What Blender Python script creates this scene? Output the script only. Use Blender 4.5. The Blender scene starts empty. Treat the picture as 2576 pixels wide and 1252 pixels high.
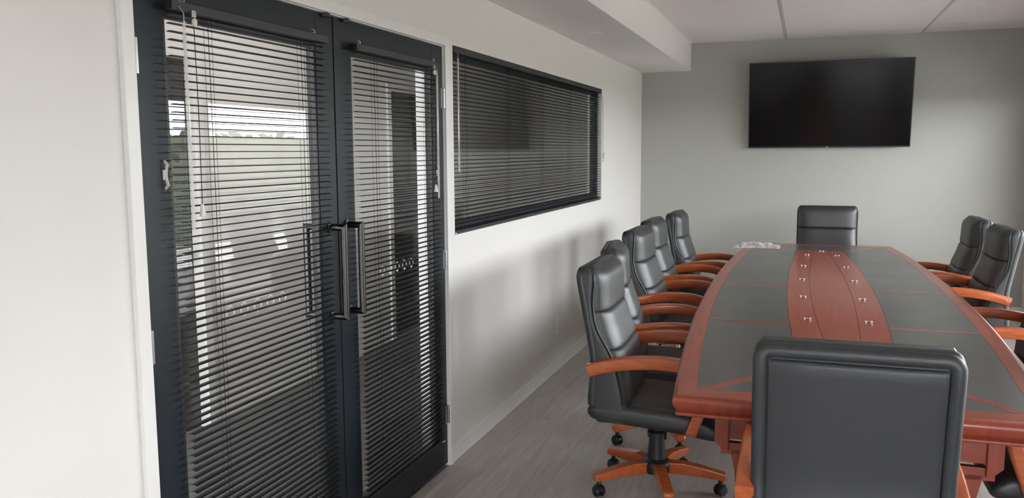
import bpy, bmesh, math, random
from mathutils import Matrix, Vector
random.seed(7)
PI = math.pi
S = bpy.context.scene
COL = S.collection

# ------------------------------------------------------------------ camera, sky, exposure
def norm(v): return Vector(v).normalized()
YAW, PITCH, ROLL, F_PX = -0.3352, 0.1153, -0.0062, 2114.07
_f = Vector((math.sin(YAW)*math.cos(PITCH), math.cos(YAW)*math.cos(PITCH), -math.sin(PITCH)))
_r = Vector((math.cos(YAW), -math.sin(YAW), 0)); _u = _r.cross(_f)
_c, _s = math.cos(ROLL), math.sin(ROLL)
r2, u2 = _c*_r + _s*_u, -_s*_r + _c*_u
cam = bpy.data.objects.new('camera', bpy.data.cameras.new('camera')); COL.objects.link(cam)
M4 = Matrix((r2, u2, -_f)).transposed().to_4x4(); M4.translation = Vector((1.6519, 0.0, 1.5652))
cam.matrix_world = M4
cam.data.sensor_fit = 'HORIZONTAL'; cam.data.sensor_width = 36.0
cam.data.lens = 36.0*F_PX/2576.0; cam.data.clip_start = 0.05; cam.data.clip_end = 200
S.camera = cam

SKY = 25.5
w = bpy.data.worlds.new('overcast_sky'); S.world = w; w.use_nodes = True
nt = w.node_tree; nt.nodes.clear()
out = nt.nodes.new('ShaderNodeOutputWorld'); bg = nt.nodes.new('ShaderNodeBackground')
bg.inputs['Color'].default_value = (0.93, 0.97, 1.0, 1); bg.inputs['Strength'].default_value = SKY
nt.links.new(bg.outputs[0], out.inputs[0])

S.view_settings.view_transform = 'Standard'; S.view_settings.look = 'None'
S.view_settings.exposure = 0.0; S.view_settings.gamma = 1.0
S.view_settings.use_curve_mapping = False
try:
    S.cycles.use_denoising = True
    S.cycles.max_bounces = 10; S.cycles.diffuse_bounces = 5; S.cycles.glossy_bounces = 4
    S.cycles.transparent_max_bounces = 16; S.cycles.transmission_bounces = 6
    S.cycles.caustics_reflective = False; S.cycles.caustics_refractive = False
except Exception:
    pass

def portal(name, loc, size_x, size_y, direction):
    l = bpy.data.lights.new(name, 'AREA'); l.shape = 'RECTANGLE'; l.size = size_x; l.size_y = size_y
    l.energy = 1.0
    try: l.cycles.is_portal = True
    except Exception: pass
    o = bpy.data.objects.new(name, l); COL.objects.link(o); o.location = loc
    o.rotation_euler = Vector(direction).to_track_quat('-Z', 'Y').to_euler()
    return o
# window bays of the right wall (y0, y1) and heights; last one added for light
BAYS = [(6.60, 8.45), (4.60, 6.45), (2.60, 4.45), (-2.10, -0.05)]
XR, WS, WH = 3.607, 0.16, 2.08
for a, b in BAYS:
    portal('window_daylight', (XR+0.09, (a+b)/2, (WS+WH)/2), WH-WS, b-a, (-1, 0, 0))
RW = (2.0, 3.3, 0.6, 1.55)      # unseen window added behind the viewpoint as fill light: x0, x1, z0, z1
portal('window_daylight', (2.65, -2.53, 1.075), 1.3, 0.95, (0, 1, 0))
portal('window_daylight', (-0.84, -1.27, 1.1), 1.36, 2.1, (0, 1, 0))

# ------------------------------------------------------------------ materials
def mat(name, col, rough=0.5, metal=0.0, spec=0.5, coat=0.0, coat_rough=0.1, var=0.0, vscale=4.0, stretch=(1, 1, 1),
        bump=0.0, bscale=60.0, col2=None, rough_var=0.0, rand=0.0, detail=4.0):
    m = bpy.data.materials.new(name); m.use_nodes = True
    nt = m.node_tree; b = nt.nodes['Principled BSDF']
    b.inputs['Base Color'].default_value = (*col, 1); b.inputs['Roughness'].default_value = rough
    b.inputs['Metallic'].default_value = metal; b.inputs['Specular IOR Level'].default_value = spec
    b.inputs['Coat Weight'].default_value = coat; b.inputs['Coat Roughness'].default_value = coat_rough
    tc = nt.nodes.new('ShaderNodeTexCoord'); mp = nt.nodes.new('ShaderNodeMapping')
    mp.inputs['Scale'].default_value = stretch; nt.links.new(tc.outputs['Object'], mp.inputs[0])
    vec = mp.outputs[0]
    if rand:
        oi = nt.nodes.new('ShaderNodeObjectInfo'); add = nt.nodes.new('ShaderNodeVectorMath'); add.operation = 'ADD'
        sc = nt.nodes.new('ShaderNodeVectorMath'); sc.operation = 'SCALE'
        cmb = nt.nodes.new('ShaderNodeCombineXYZ')
        for i in range(3): nt.links.new(oi.outputs['Random'], cmb.inputs[i])
        nt.links.new(cmb.outputs[0], sc.inputs[0]); sc.inputs['Scale'].default_value = 37.0
        nt.links.new(vec, add.inputs[0]); nt.links.new(sc.outputs[0], add.inputs[1]); vec = add.outputs[0]
    if col2 or var:
        n = nt.nodes.new('ShaderNodeTexNoise'); n.inputs['Scale'].default_value = vscale; n.inputs['Detail'].default_value = detail
        nt.links.new(vec, n.inputs['Vector'])
        rp = nt.nodes.new('ShaderNodeValToRGB'); rp.color_ramp.elements[0].position = 0.3; rp.color_ramp.elements[1].position = 0.7
        c2 = col2 or tuple(c*(1-var) for c in col)
        rp.color_ramp.elements[0].color = (*c2, 1); rp.color_ramp.elements[1].color = (*col, 1)
        nt.links.new(n.outputs['Fac'], rp.inputs[0])
        last = rp.outputs[0]
        if rand:
            hs = nt.nodes.new('ShaderNodeHueSaturation'); mr = nt.nodes.new('ShaderNodeMapRange')
            mr.inputs['To Min'].default_value = 1-rand; mr.inputs['To Max'].default_value = 1+rand
            nt.links.new(oi.outputs['Random'], mr.inputs[0]); nt.links.new(mr.outputs[0], hs.inputs['Value'])
            nt.links.new(last, hs.inputs['Color']); last = hs.outputs[0]
        nt.links.new(last, b.inputs['Base Color'])
        if rough_var:
            mr2 = nt.nodes.new('ShaderNodeMapRange'); mr2.inputs['To Min'].default_value = rough-rough_var; mr2.inputs['To Max'].default_value = rough+rough_var
            nt.links.new(n.outputs['Fac'], mr2.inputs[0]); nt.links.new(mr2.outputs[0], b.inputs['Roughness'])
    if bump:
        n2 = nt.nodes.new('ShaderNodeTexNoise'); n2.inputs['Scale'].default_value = bscale; n2.inputs['Detail'].default_value = 3
        nt.links.new(vec, n2.inputs['Vector'])
        bp = nt.nodes.new('ShaderNodeBump'); bp.inputs['Strength'].default_value = bump; bp.inputs['Distance'].default_value = 0.002
        nt.links.new(n2.outputs['Fac'], bp.inputs['Height']); nt.links.new(bp.outputs[0], b.inputs['Normal'])
    return m

def glass(name, tint=(1, 1, 1), ior=1.5):
    m = bpy.data.materials.new(name); m.use_nodes = True; nt = m.node_tree; nt.nodes.clear()
    o = nt.nodes.new('ShaderNodeOutputMaterial'); mx = nt.nodes.new('ShaderNodeMixShader')
    t = nt.nodes.new('ShaderNodeBsdfTransparent'); g = nt.nodes.new('ShaderNodeBsdfGlossy'); fr = nt.nodes.new('ShaderNodeFresnel')
    t.inputs[0].default_value = (*tint, 1); g.inputs['Roughness'].default_value = 0.0; g.inputs['Color'].default_value = (1, 1, 1, 1)
    ge = nt.nodes.new('ShaderNodeNewGeometry'); mi = nt.nodes.new('ShaderNodeMix')   # same reflectance on both faces of a thin pane
    mi.inputs[2].default_value = ior; mi.inputs[3].default_value = 1.0/ior
    nt.links.new(ge.outputs['Backfacing'], mi.inputs[0]); nt.links.new(mi.outputs[0], fr.inputs['IOR'])
    nt.links.new(fr.outputs[0], mx.inputs[0]); nt.links.new(t.outputs[0], mx.inputs[1]); nt.links.new(g.outputs[0], mx.inputs[2])
    nt.links.new(mx.outputs[0], o.inputs[0]); return m

def film(name, col, opac, rough=0.15):
    m = bpy.data.materials.new(name); m.use_nodes = True; nt = m.node_tree
    b = nt.nodes['Principled BSDF']; b.inputs['Base Color'].default_value = (*col, 1); b.inputs['Roughness'].default_value = rough
    b.inputs['Alpha'].default_value = opac; return m

M = dict(
    wall=mat('white_wall_paint', (0.80, 0.775, 0.75), 0.62, spec=0.3, var=0.02, vscale=1.5, bump=0.05, bscale=220),
    feature=mat('grey_green_wall_paint', (0.43, 0.432, 0.40), 0.65, spec=0.3, var=0.02, vscale=1.5, bump=0.05, bscale=220),
    trim=mat('white_gloss_paint', (0.83, 0.82, 0.81), 0.35, var=0.015, vscale=3),
    ceil=mat('ceiling_tile', (0.80, 0.745, 0.72), 0.85, spec=0.2, var=0.03, vscale=30, bump=0.15, bscale=160),
    tbar=mat('ceiling_bar_white', (0.52, 0.51, 0.49), 0.5, var=0.02),
    plank=mat('grey_vinyl_plank', (0.56, 0.52, 0.495), 0.42, spec=0.45, col2=(0.44, 0.405, 0.385), vscale=5, stretch=(9, 0.8, 1), rand=0.07, bump=0.12, bscale=40, detail=8),
    dark_gap=mat('dark_underlay', (0.03, 0.028, 0.026), 0.9, var=0.1),
    alu=mat('charcoal_powder_coat', (0.011, 0.015, 0.020), 0.42, spec=0.30, var=0.06, vscale=8, bump=0.08, bscale=300),
    alu_in=mat('black_glazing_bead', (0.015, 0.016, 0.018), 0.4, var=0.05),
    glass=glass('clear_glass'),
    slat=mat('black_blind_slat', (0.012, 0.014, 0.015), 0.40, spec=0.35, var=0.1, vscale=20),
    slat_w=mat('pale_blind_slat', (0.50, 0.49, 0.48), 0.45, spec=0.4, var=0.03, vscale=20),
    rail=mat('black_blind_rail', (0.017, 0.019, 0.022), 0.4, var=0.05),
    cord=mat('black_cord', (0.012, 0.012, 0.013), 0.8, var=0.1),
    clear=film('clear_plastic', (0.85, 0.85, 0.83), 0.38, 0.08),
    white_pl=mat('white_plastic', (0.74, 0.72, 0.67), 0.4, var=0.02),
    pump=mat('brushed_gunmetal', (0.075, 0.072, 0.070), 0.30, metal=1.0, var=0.03, vscale=6),
    chrome=mat('chrome', (0.80, 0.80, 0.80), 0.12, metal=1.0, var=0.02),
    steel=mat('brushed_steel', (0.45, 0.45, 0.45), 0.3, metal=1.0, var=0.05),
    decal=mat('white_vinyl_decal', (0.93, 0.93, 0.92), 0.5, var=0.02),
    leather=mat('black_leather', (0.020, 0.022, 0.025), 0.46, spec=0.9, var=0.15, vscale=14, bump=0.22, bscale=240, rough_var=0.05),
    leather_b=mat('black_back_vinyl', (0.030, 0.034, 0.040), 0.46, spec=0.7, var=0.1, vscale=10, bump=0.18, bscale=300),
    wood=mat('orange_mahogany', (0.60, 0.145, 0.040), 0.30, spec=0.5, coat=0.4, coat_rough=0.12, col2=(0.44, 0.092, 0.025), vscale=7, stretch=(1.5, 8, 8)),
    table=mat('red_mahogany', (0.36, 0.065, 0.034), 0.30, spec=0.45, coat=0.22, coat_rough=0.10, col2=(0.26, 0.047, 0.026), vscale=6, stretch=(12, 1.2, 1)),
    table_x=mat('red_mahogany_cross', (0.36, 0.065, 0.034), 0.30, spec=0.45, coat=0.22, coat_rough=0.10, col2=(0.26, 0.047, 0.026), vscale=6, stretch=(1.2, 12, 6)),
    inlay=mat('charcoal_leather_inlay', (0.058, 0.058, 0.058), 0.34, spec=0.8, coat=0.5, coat_rough=0.22, col2=(0.046, 0.046, 0.046), vscale=3.5, bump=0.2, bscale=260, rough_var=0.06, detail=7),
    seam=mat('table_substrate', (0.035, 0.012, 0.008), 0.7, var=0.1),
    blk=mat('black_plastic', (0.014, 0.015, 0.016), 0.45, var=0.1),
    tvb=mat('tv_bezel', (0.010, 0.010, 0.011), 0.35, var=0.05),
    tvs=mat('tv_screen_glass', (0.0035, 0.0038, 0.005), 0.14, spec=0.32, var=0.05, vscale=2),
    logo=mat('silver_mark', (0.55, 0.55, 0.55), 0.4, var=0.02),
    carpet=mat('grey_carpet', (0.16, 0.16, 0.155), 0.95, spec=0.1, var=0.25, vscale=90, bump=0.3, bscale=400),
    dark_door=mat('dark_office_door', (0.022, 0.026, 0.028), 0.4, var=0.06),
    pave=mat('grey_paving', (0.42, 0.41, 0.39), 0.85, var=0.2, vscale=1.2, bump=0.2, bscale=30),
    leaf=mat('hedge_leaf', (0.012, 0.022, 0.008), 0.6, col2=(0.05, 0.06, 0.006), vscale=5, detail=6),
    yellow=mat('yellow_plug', (0.80, 0.42, 0.03), 0.4, var=0.03),
    red=mat('red_plug', (0.62, 0.03, 0.06), 0.4, var=0.03),
    greyc=mat('grey_cable', (0.23, 0.20, 0.21), 0.5, var=0.1),
    bag=film('clear_plastic_bag', (0.80, 0.80, 0.82), 0.38, 0.12),
    paper=mat('white_paper', (0.78, 0.76, 0.77), 0.6, var=0.03),
    diff=mat('lamp_diffuser', (0.86, 0.85, 0.82), 0.4, var=0.01),
)

# ------------------------------------------------------------------ mesh helpers
class MB:
    def __init__(s): s.v = []; s.f = []
    def add(s, vs, fs):
        n = len(s.v); s.v += [tuple(p) for p in vs]; s.f += [tuple(i+n for i in f) for f in fs]; return s
    def box(s, x0, x1, y0, y1, z0, z1):
        return s.add([(x0, y0, z0), (x1, y0, z0), (x1, y1, z0), (x0, y1, z0), (x0, y0, z1), (x1, y0, z1), (x1, y1, z1), (x0, y1, z1)],
                     [(0, 3, 2, 1), (4, 5, 6, 7), (0, 1, 5, 4), (1, 2, 6, 5), (2, 3, 7, 6), (3, 0, 4, 7)])
    def prism(s, pts, a, b, axis='z'):
        n = len(pts)
        def mk(p, h):
            return {'z': (p[0], p[1], h), 'y': (p[0], h, p[1]), 'x': (h, p[0], p[1])}[axis]
        vs = [mk(p, a) for p in pts] + [mk(p, b) for p in pts]
        fs = [tuple(range(n-1, -1, -1)), tuple(range(n, 2*n))] + [(i, (i+1) % n, n+(i+1) % n, n+i) for i in range(n)]
        return s.add(vs, fs)
    def loft(s, rings, cap=True, closed=False):
        n = len(rings[0]); k = len(rings); vs = [p for r in rings for p in r]; fs = []
        for i in range(k if closed else k-1):
            a, b = i*n, ((i+1) % k)*n
            for j in range(n): fs.append((a+j, a+(j+1) % n, b+(j+1) % n, b+j))
        if cap and not closed: fs += [tuple(range(n-1, -1, -1)), tuple(range((k-1)*n, k*n))]
        return s.add(vs, fs)
    def tube(s, path, r, n=8, rs=None):
        P = [Vector(p) for p in path]; rings = []; up = None
        for i, p in enumerate(P):
            t = (P[min(i+1, len(P)-1)]-P[max(i-1, 0)]).normalized()
            if up is None:
                up = Vector((0, 0, 1)) if abs(t.z) < 0.9 else Vector((1, 0, 0))
            a = t.cross(up).normalized(); b = a.cross(t).normalized(); up = b
            rr = rs[i] if rs else r
            rings.append([p+a*(rr*math.cos(2*PI*k/n))+b*(rr*math.sin(2*PI*k/n)) for k in range(n)])
        return s.loft(rings)
    def lathe(s, prof, c=(0, 0, 0), n=20, axis='z'):
        rings = []
        for r, h in prof:
            ring = []
            for k in range(n):
                a = 2*PI*k/n; u, v = r*math.cos(a), r*math.sin(a)
                q = {'z': (u, v, h), 'x': (h, u, v), 'y': (v, h, u)}[axis]
                ring.append((c[0]+q[0], c[1]+q[1], c[2]+q[2]))
            rings.append(ring)
        return s.loft(rings)
    def ball(s, c, r, n=10, sc=(1, 1, 1)):
        prof = [(max(1e-4, math.sin(PI*i/6)), -math.cos(PI*i/6)) for i in range(7)]
        rings = [[(c[0]+sc[0]*r*q*math.cos(2*PI*k/n), c[1]+sc[1]*r*q*math.sin(2*PI*k/n), c[2]+sc[2]*r*h) for k in range(n)] for q, h in prof]
        return s.loft(rings)
    def mesh(s, name, m, smooth=None, bevel=0.0, seg=2):
        me = bpy.data.meshes.new(name); me.from_pydata(s.v, [], s.f)
        bm = bmesh.new(); bm.from_mesh(me)
        bmesh.ops.recalc_face_normals(bm, faces=bm.faces)
        if bevel:
            es = [e for e in bm.edges if len(e.link_faces) == 2 and e.calc_face_angle(0) > 0.5]
            bmesh.ops.bevel(bm, geom=es, offset=bevel, segments=seg, profile=0.6, affect='EDGES', clamp_overlap=True)
        bm.to_mesh(me); bm.free()
        if m: me.materials.append(m)
        if smooth:
            me.polygons.foreach_set('use_smooth', [True]*len(me.polygons))
            me.set_sharp_from_angle(angle=math.radians(smooth))
        return me
    def obj(s, name, m, parent=None, smooth=None, bevel=0.0, seg=2):
        return link(name, s.mesh(name, m, smooth, bevel, seg), parent)

def link(name, me, parent=None):
    o = bpy.data.objects.new(name, me); COL.objects.link(o)
    if parent: o.parent = parent
    return o
def tag(o, label=None, cat=None, group=None, kind=None):
    if label: o['label'] = label
    if cat: o['category'] = cat
    if group: o['group'] = group
    if kind: o['kind'] = kind
    return o
def thing(name, label, cat, loc=(0, 0, 0), rz=0.0, group=None):
    o = bpy.data.objects.new(name, None); COL.objects.link(o); o.location = loc; o.rotation_euler = (0, 0, rz)
    o.empty_display_size = 0.1
    return tag(o, label, cat, group)
def struct(name, mb, m, label=None, cat=None, **k):
    o = mb.obj(name, m, **k); o['kind'] = 'structure'
    return tag(o, label, cat)
def sgroup(name, label, cat, loc=(0, 0, 0)):
    o = bpy.data.objects.new(name, None); COL.objects.link(o); o.location = loc; o['kind'] = 'structure'
    return tag(o, label, cat)
def copy_tree(o, parent=None):
    c = o.copy(); COL.objects.link(c)
    if parent: c.parent = parent
    for ch in list(o.children): copy_tree(ch, c)
    return c
def lerp(tab, x):
    if x <= tab[0][0]: return tab[0][1]
    for (a, u), (b, v) in zip(tab, tab[1:]):
        if x <= b: return u+(v-u)*(x-a)/(b-a)
    return tab[-1][1]
def smooth_tab(tab, x):
    # Catmull-Rom on a table
    if x <= tab[0][0]: return tab[0][1]
    if x >= tab[-1][0]: return tab[-1][1]
    for i in range(len(tab)-1):
        if x <= tab[i+1][0]:
            x0, y0 = tab[i]; x1, y1 = tab[i+1]
            xm, ym = tab[i-1] if i else tab[i]; xp, yp = tab[i+2] if i+2 < len(tab) else tab[i+1]
            m0 = (y1-ym)/(x1-xm); m1 = (yp-y0)/(xp-x0); h = x1-x0; t = (x-x0)/h
            return (2*t**3-3*t*t+1)*y0+(t**3-2*t*t+t)*h*m0+(-2*t**3+3*t*t)*y1+(t**3-t*t)*h*m1

# ------------------------------------------------------------------ room shell
YB, YF, ZC = 8.924, -2.45, 2.659          # back wall, wall behind the camera, ceiling
DY0, DY1, DZ = 1.7636, 3.747, 2.067       # double door opening
WY0, WY1, WZ0, WZ1 = 3.873, 7.083, 1.148, 2.0856   # interior window opening
T = 0.12
m = MB()
m.box(-T, 0, YF, DY0, 0, 2.75).box(-T, 0, DY0, DY1, DZ, 2.75).box(-T, 0, DY1, WY0, 0, 2.75)
m.box(-T, 0, WY0, WY1, 0, WZ0).box(-T, 0, WY0, WY1, WZ1, 2.75).box(-T, 0, WY1, YB+0.1, 0, 2.75)
struct('wall_left', m, M['wall'], 'white painted wall with the dark glazed double door and the long interior window', 'wall')
struct('wall_back', MB().box(-T, 3.9, YB, YB+0.12, 0, 2.75), M['feature'], 'grey green feature wall behind the television at the far end', 'wall')
struct('wall_front', MB().box(-T, RW[0], YF-0.12, YF, 0, 2.75).box(RW[1], 3.9, YF-0.12, YF, 0, 2.75).box(RW[0], RW[1], YF-0.12, YF, 0, RW[2]).box(RW[0], RW[1], YF-0.12, YF, RW[3], 2.75), M['wall'], 'white wall behind the viewpoint', 'wall')
m = MB(); ys = [YF]+[q for a, b in reversed(BAYS) for q in (a, b)]+[YB]
for i in range(0, len(ys), 2): m.box(XR, XR+0.16, ys[i], ys[i+1], 0, 2.75)
for a, b in BAYS: m.box(XR, XR+0.16, a, b, 0, WS).box(XR, XR+0.16, a, b, WH, 2.75)
struct('wall_right', m, M['wall'], 'white outer wall with a row of windows out of view on the right', 'wall')

# floor: vinyl planks along the room on a dark underlay
fl = struct('floor', MB().box(-T, XR+0.1, YF, YB, -0.06, -0.003), M['dark_gap'], 'grey wood grain vinyl plank floor', 'floor')
PW, PL = 0.184, 1.24
pm = {}
def plank_mesh(L):
    k = round(L, 3)
    if k not in pm: pm[k] = MB().box(-PW/2+0.0004, PW/2-0.0004, -L/2+0.0004, L/2-0.0004, -0.003, 0).mesh('plank', M['plank'])
    return pm[k]
ix = 0; x = PW/2
while x < XR+0.05:
    y = YF; first = [1.24, 0.83, 0.41, 1.03, 0.62][ix % 5]
    while y < YB-0.01:
        L = min(first, YB-y); first = PL
        if L > 0.02:
            o = link('plank', plank_mesh(L), fl); o.location = (x, y+L/2, 0)
        y += L
    ix += 1; x += PW
# threshold strip under the door
struct('trim_4', MB().box(-T, -0.001, DY0, DY1, -0.003, 0.004), M['steel'], 'metal threshold strip under the double door', 'threshold')

# ceiling: tiles between two long bars
ce = struct('ceiling', MB().box(-T, XR+0.16, YF, YB, ZC+0.02, ZC+0.09), M['dark_gap'], 'suspended ceiling of white rectangular tiles', 'ceiling')
XB, SZ = 0.506, 2.3776
bars = [1.43, 2.654]
cols = [(XB, bars[0]-0.012), (bars[0]+0.012, bars[1]-0.012), (bars[1]+0.012, XR)]
joints = [8.35+0.0, 7.72, 7.10, 6.48]
y = 6.48
while y > YF+0.7: y -= 0.62; joints.append(y)
edges = [YB]+joints+[YF]
tmesh = {}
for a, b in cols:
    for y1, y0 in zip(edges, edges[1:]):
        k = (round(b-a, 3), round(y1-y0, 3))
        if k not in tmesh:
            hw, hl = (b-a)/2, (y1-y0)/2
            tmesh[k] = MB().box(-hw+0.0005, hw-0.0005, -hl+0.0018, hl-0.0018, 0, 0.018).mesh('ceiling_tile', M['ceil'], bevel=0.0015, seg=1)
        o = link('ceiling_tile', tmesh[k], ce); o.location = ((a+b)/2, (y0+y1)/2, ZC)
for bx in bars: MB().box(bx-0.012, bx+0.012, YF, YB, ZC-0.002, ZC+0.02).obj('ceiling_bar', M['tbar'], ce)
MB().prism([(XB, ZC), (XB+0.024, ZC), (XB+0.024, ZC-0.002), (XB+0.003, ZC-0.003), (XB+0.003, ZC-0.022), (XB, ZC-0.022)], YF, YB, 'y').obj('wall_angle', M['trim'], ce)
MB().box(XB, XR, YB-0.02, YB, ZC-0.002, ZC).obj('wall_angle', M['trim'], ce)
# bulkhead along the left wall
struct('trim_1', MB().box(0, XB, YF, YB, SZ, 2.75), M['wall'], 'boxed bulkhead running along the left wall under the ceiling', 'bulkhead')

# baseboards
def baseboard(name, y0, y1, label):
    struct(name, MB().prism([(0, 0), (0.012, 0), (0.012, 0.078), (0.008, 0.083), (0, 0.083)], y0, y1, 'y'), M['trim'], label, 'baseboard')
baseboard('baseboard_left', DY1+0.043, YB, 'white baseboard along the left wall beyond the door')
baseboard('baseboard_left_near', YF, DY0-0.043, 'white baseboard along the left wall before the door')
struct('baseboard_back', MB().box(0.012, XR, YB-0.012, YB, 0, 0.083), M['trim'], 'white baseboard under the feature wall', 'baseboard', bevel=0.003)
struct('baseboard_right', MB().box(XR-0.012, XR, YF, YB, 0, 0.083), M['trim'], 'white baseboard under the outer windows', 'baseboard', bevel=0.003)

# ------------------------------------------------------------------ double door: architrave, jamb, two leaves
AW = 0.043
tr = sgroup('trim_2', 'white architrave and jamb around the dark glazed double door', 'door frame')
MB().box(0, 0.018, DY0-AW, DY0, 0, DZ-0.0003).obj('architrave_side', M['trim'], tr, bevel=0.003)
MB().box(0, 0.018, DY1, DY1+AW, 0, DZ-0.0003).obj('architrave_side', M['trim'], tr, bevel=0.003)
MB().box(0, 0.018, DY0-AW, DY1+AW, DZ, DZ+AW).obj('architrave_head', M['trim'], tr, bevel=0.003)
MB().box(-T-0.02, -0.042, DY0, DY0+0.006, 0, DZ).box(-T-0.02, 0.004, DY0-0.004, DY0+0.002, 0, DZ).obj('jamb_lining', M['trim'], tr)
MB().box(-T-0.02, -0.042, DY1-0.006, DY1, 0, DZ).box(-T-0.02, 0.004, DY1-0.002, DY1+0.004, 0, DZ).obj('jamb_lining', M['trim'], tr)
MB().box(-T-0.02, 0.004, DY0, DY1, DZ-0.003, DZ+0.004).obj('jamb_head', M['trim'], tr)
for yy in (2.70, 2.84):
    MB().lathe([(0.004, 0), (0.020, 0.001), (0.021, 0.010), (0.014, 0.016), (0.004, 0.017)], (0.006, yy, DZ-0.02), 16).obj('roller_catch', M['blk'], tr, smooth=40)

def leaf(name, y0, y1, hinge_y, hand, label):
    """one door leaf: y0..y1, hinged at hinge_y; hand = +1 when the meeting stile is at y1"""
    z0, z1 = 0.014, 2.060
    g = sgroup(name, label, 'door', ((0, hinge_y, 0)))
    def P(mb, nm, mt, par=g, **k):
        o = mb.obj(nm, mt, par, **k)
        if par is g: o.location = (0, -hinge_y, 0)
        return o
    sw = 0.116
    P(MB().box(-0.040, 0, y0, y0+sw, z0, z1), 'stile', M['alu'], bevel=0.0015)
    P(MB().box(-0.040, 0, y1-sw, y1, z0, z1), 'stile', M['alu'], bevel=0.0015)
    P(MB().box(-0.040, 0, y0+sw, y1-sw, z1-0.118, z1), 'top_rail', M['alu'], bevel=0.0015)
    P(MB().box(-0.040, 0, y0+sw, y1-sw, z0, 0.165), 'bottom_rail', M['alu'], bevel=0.0015)
    a, b, c, d = y0+sw, y1-sw, 0.165, z1-0.118
    m = MB().box(-0.016, -0.003, a, a+0.012, c, d).box(-0.016, -0.003, b-0.012, b, c, d).box(-0.016, -0.003, a+0.012, b-0.012, c, c+0.012).box(-0.016, -0.003, a+0.012, b-0.012, d-0.012, d)
    P(m, 'glazing_bead', M['alu_in'])
    P(MB().box(-0.023, -0.017, a, b, c, d), 'glass_pane', M['glass'])
    for side in (1, -1):
        yc = (y1-0.058) if hand > 0 else (y0+0.058)
        x0 = 0.0 if side > 0 else -0.040
        xs = lambda q: x0+side*q
        zt, zb, gr = 1.292, 0.960, 0.0125
        yo = yc
        n_ = 16; cs = [(gr*math.cos(2*PI*k/n_), gr*math.sin(2*PI*k/n_)) for k in range(n_)]
        xg = 0.0605     # mitred D: arm, grip, arm
        h = P(MB().loft([[(xs(xg+v), yo+u, zt+v) for u, v in cs], [(xs(xg+v), yo+u, zb-v) for u, v in cs]]), 'pull_handle', M['pump'], smooth=40)
        h['label'] = 'gunmetal tubular pull handle'
        MB().loft([[(xs(0.0), yo+u, zt+v) for u, v in cs], [(xs(xg+v), yo+u, zt+v) for u, v in cs]]).obj('arm', M['pump'], h, smooth=40)
        MB().loft([[(xs(0.0), yo+u, zb-v) for u, v in cs], [(xs(xg+v), yo+u, zb-v) for u, v in cs]]).obj('arm', M['pump'], h, smooth=40)
        for zz in (zt, zb):
            MB().lathe([(0.013, x0), (0.021, x0+side*0.0005), (0.021, x0+side*0.006), (0.0135, x0+side*0.008)], (0, yo, zz), 18, 'x').obj('rose', M['blk'], h, smooth=40)
    for zz in (1.82, 1.045, 0.266):
        hy = hinge_y
        m = MB()
        for k in range(5): m.lathe([(0.0065, zz-0.046+k*0.0186), (0.0065, zz-0.046+k*0.0186+0.0172)], (0.0065, hy, 0), 10)
        m.box(-0.001, 0.002, min(hy, hy+hand*0.022), max(hy, hy+hand*0.022), zz-0.046, zz+0.046)
        P(m, 'hinge', M['steel'], smooth=40)
    return g, a, b
d1, ga0, gb0 = leaf('door_1', 1.768, 2.756, 1.766, 1, 'left leaf of the charcoal glazed double door, hung with a black blind')
d2, ga1, gb1 = leaf('door_2', 2.764, 3.742, 3.7445, -1, 'right leaf of the charcoal glazed double door, beside the long window')
# white line emblems on the glass: five gapped upright hexagons in a row
def emblem(par, hy, yc, zc):
    w_, h_, t = 0.018, 0.021, 0.0046
    def bar(m, p, q):
        (ya, za), (yb, zb) = p, q; dy, dz = yb-ya, zb-za; L = math.hypot(dy, dz); ny, nz = -dz/L*t/2, dy/L*t/2
        m.prism([(ya+ny, za+nz), (yb+ny, zb+nz), (yb-ny, zb-nz), (ya-ny, za-nz)], -0.0164, -0.0170, 'x')
    m = MB()
    bar(m, (yc-0.0150, zc+0.0105), (yc+0.0004, zc+h_)); bar(m, (yc-0.0004, zc+h_), (yc+0.0150, zc+0.0105))
    bar(m, (yc-w_, zc-0.0070), (yc-w_, zc+0.0065)); bar(m, (yc+w_, zc-0.0070), (yc+w_, zc+0.0065))
    bar(m, (yc-w_, zc-0.0068), (yc-w_+0.0045, zc-0.0100)); bar(m, (yc+w_, zc-0.0068), (yc+w_-0.0045, zc-0.0100))
    bar(m, (yc-0.0080, zc-0.0150), (yc+0.0004, zc-h_)); bar(m, (yc-0.0004, zc-h_), (yc+0.0080, zc-0.0150))
    o = m.obj('emblem', M['decal'], par); o.location = (0, -hy, 0)
for k in range(5):
    emblem(d1, 1.766, 2.135+k*0.0692, 1.076)
    emblem(d2, 3.7445, 3.129+k*0.0692, 1.070)

# ------------------------------------------------------------------ interior window
wn = sgroup('window_1', 'long dark framed interior window in the white wall, covered by a black venetian blind', 'window', (0, WY0, WZ0))
def W(mb, nm, mt, **k):
    o = mb.obj(nm, mt, wn, **k); o.location = (0, -WY0, -WZ0); return o
fx0, fx1, fw = -0.095, -0.034, 0.045
W(MB().box(fx0, fx1, WY0, WY0+fw, WZ0, WZ1), 'frame_side', M['alu'], bevel=0.002)
W(MB().box(fx0, fx1, WY1-fw, WY1, WZ0, WZ1), 'frame_side', M['alu'], bevel=0.002)
W(MB().box(fx0, fx1, WY0+fw, WY1-fw, WZ1-fw, WZ1), 'frame_head', M['alu'], bevel=0.002)
W(MB().box(fx0, fx1, WY0+fw, WY1-fw, WZ0, WZ0+0.062), 'frame_sill', M['alu'], bevel=0.002)
W(MB().box(-0.068, -0.062, WY0+fw, WY1-fw, WZ0+0.062, WZ1-fw), 'glass_pane', M['glass'])
W(MB().box(-0.034, 0.002, WY0+0.001, WY1-0.001, WZ0-0.001, WZ0+0.004), 'sill_lining', M['trim'])

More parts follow.
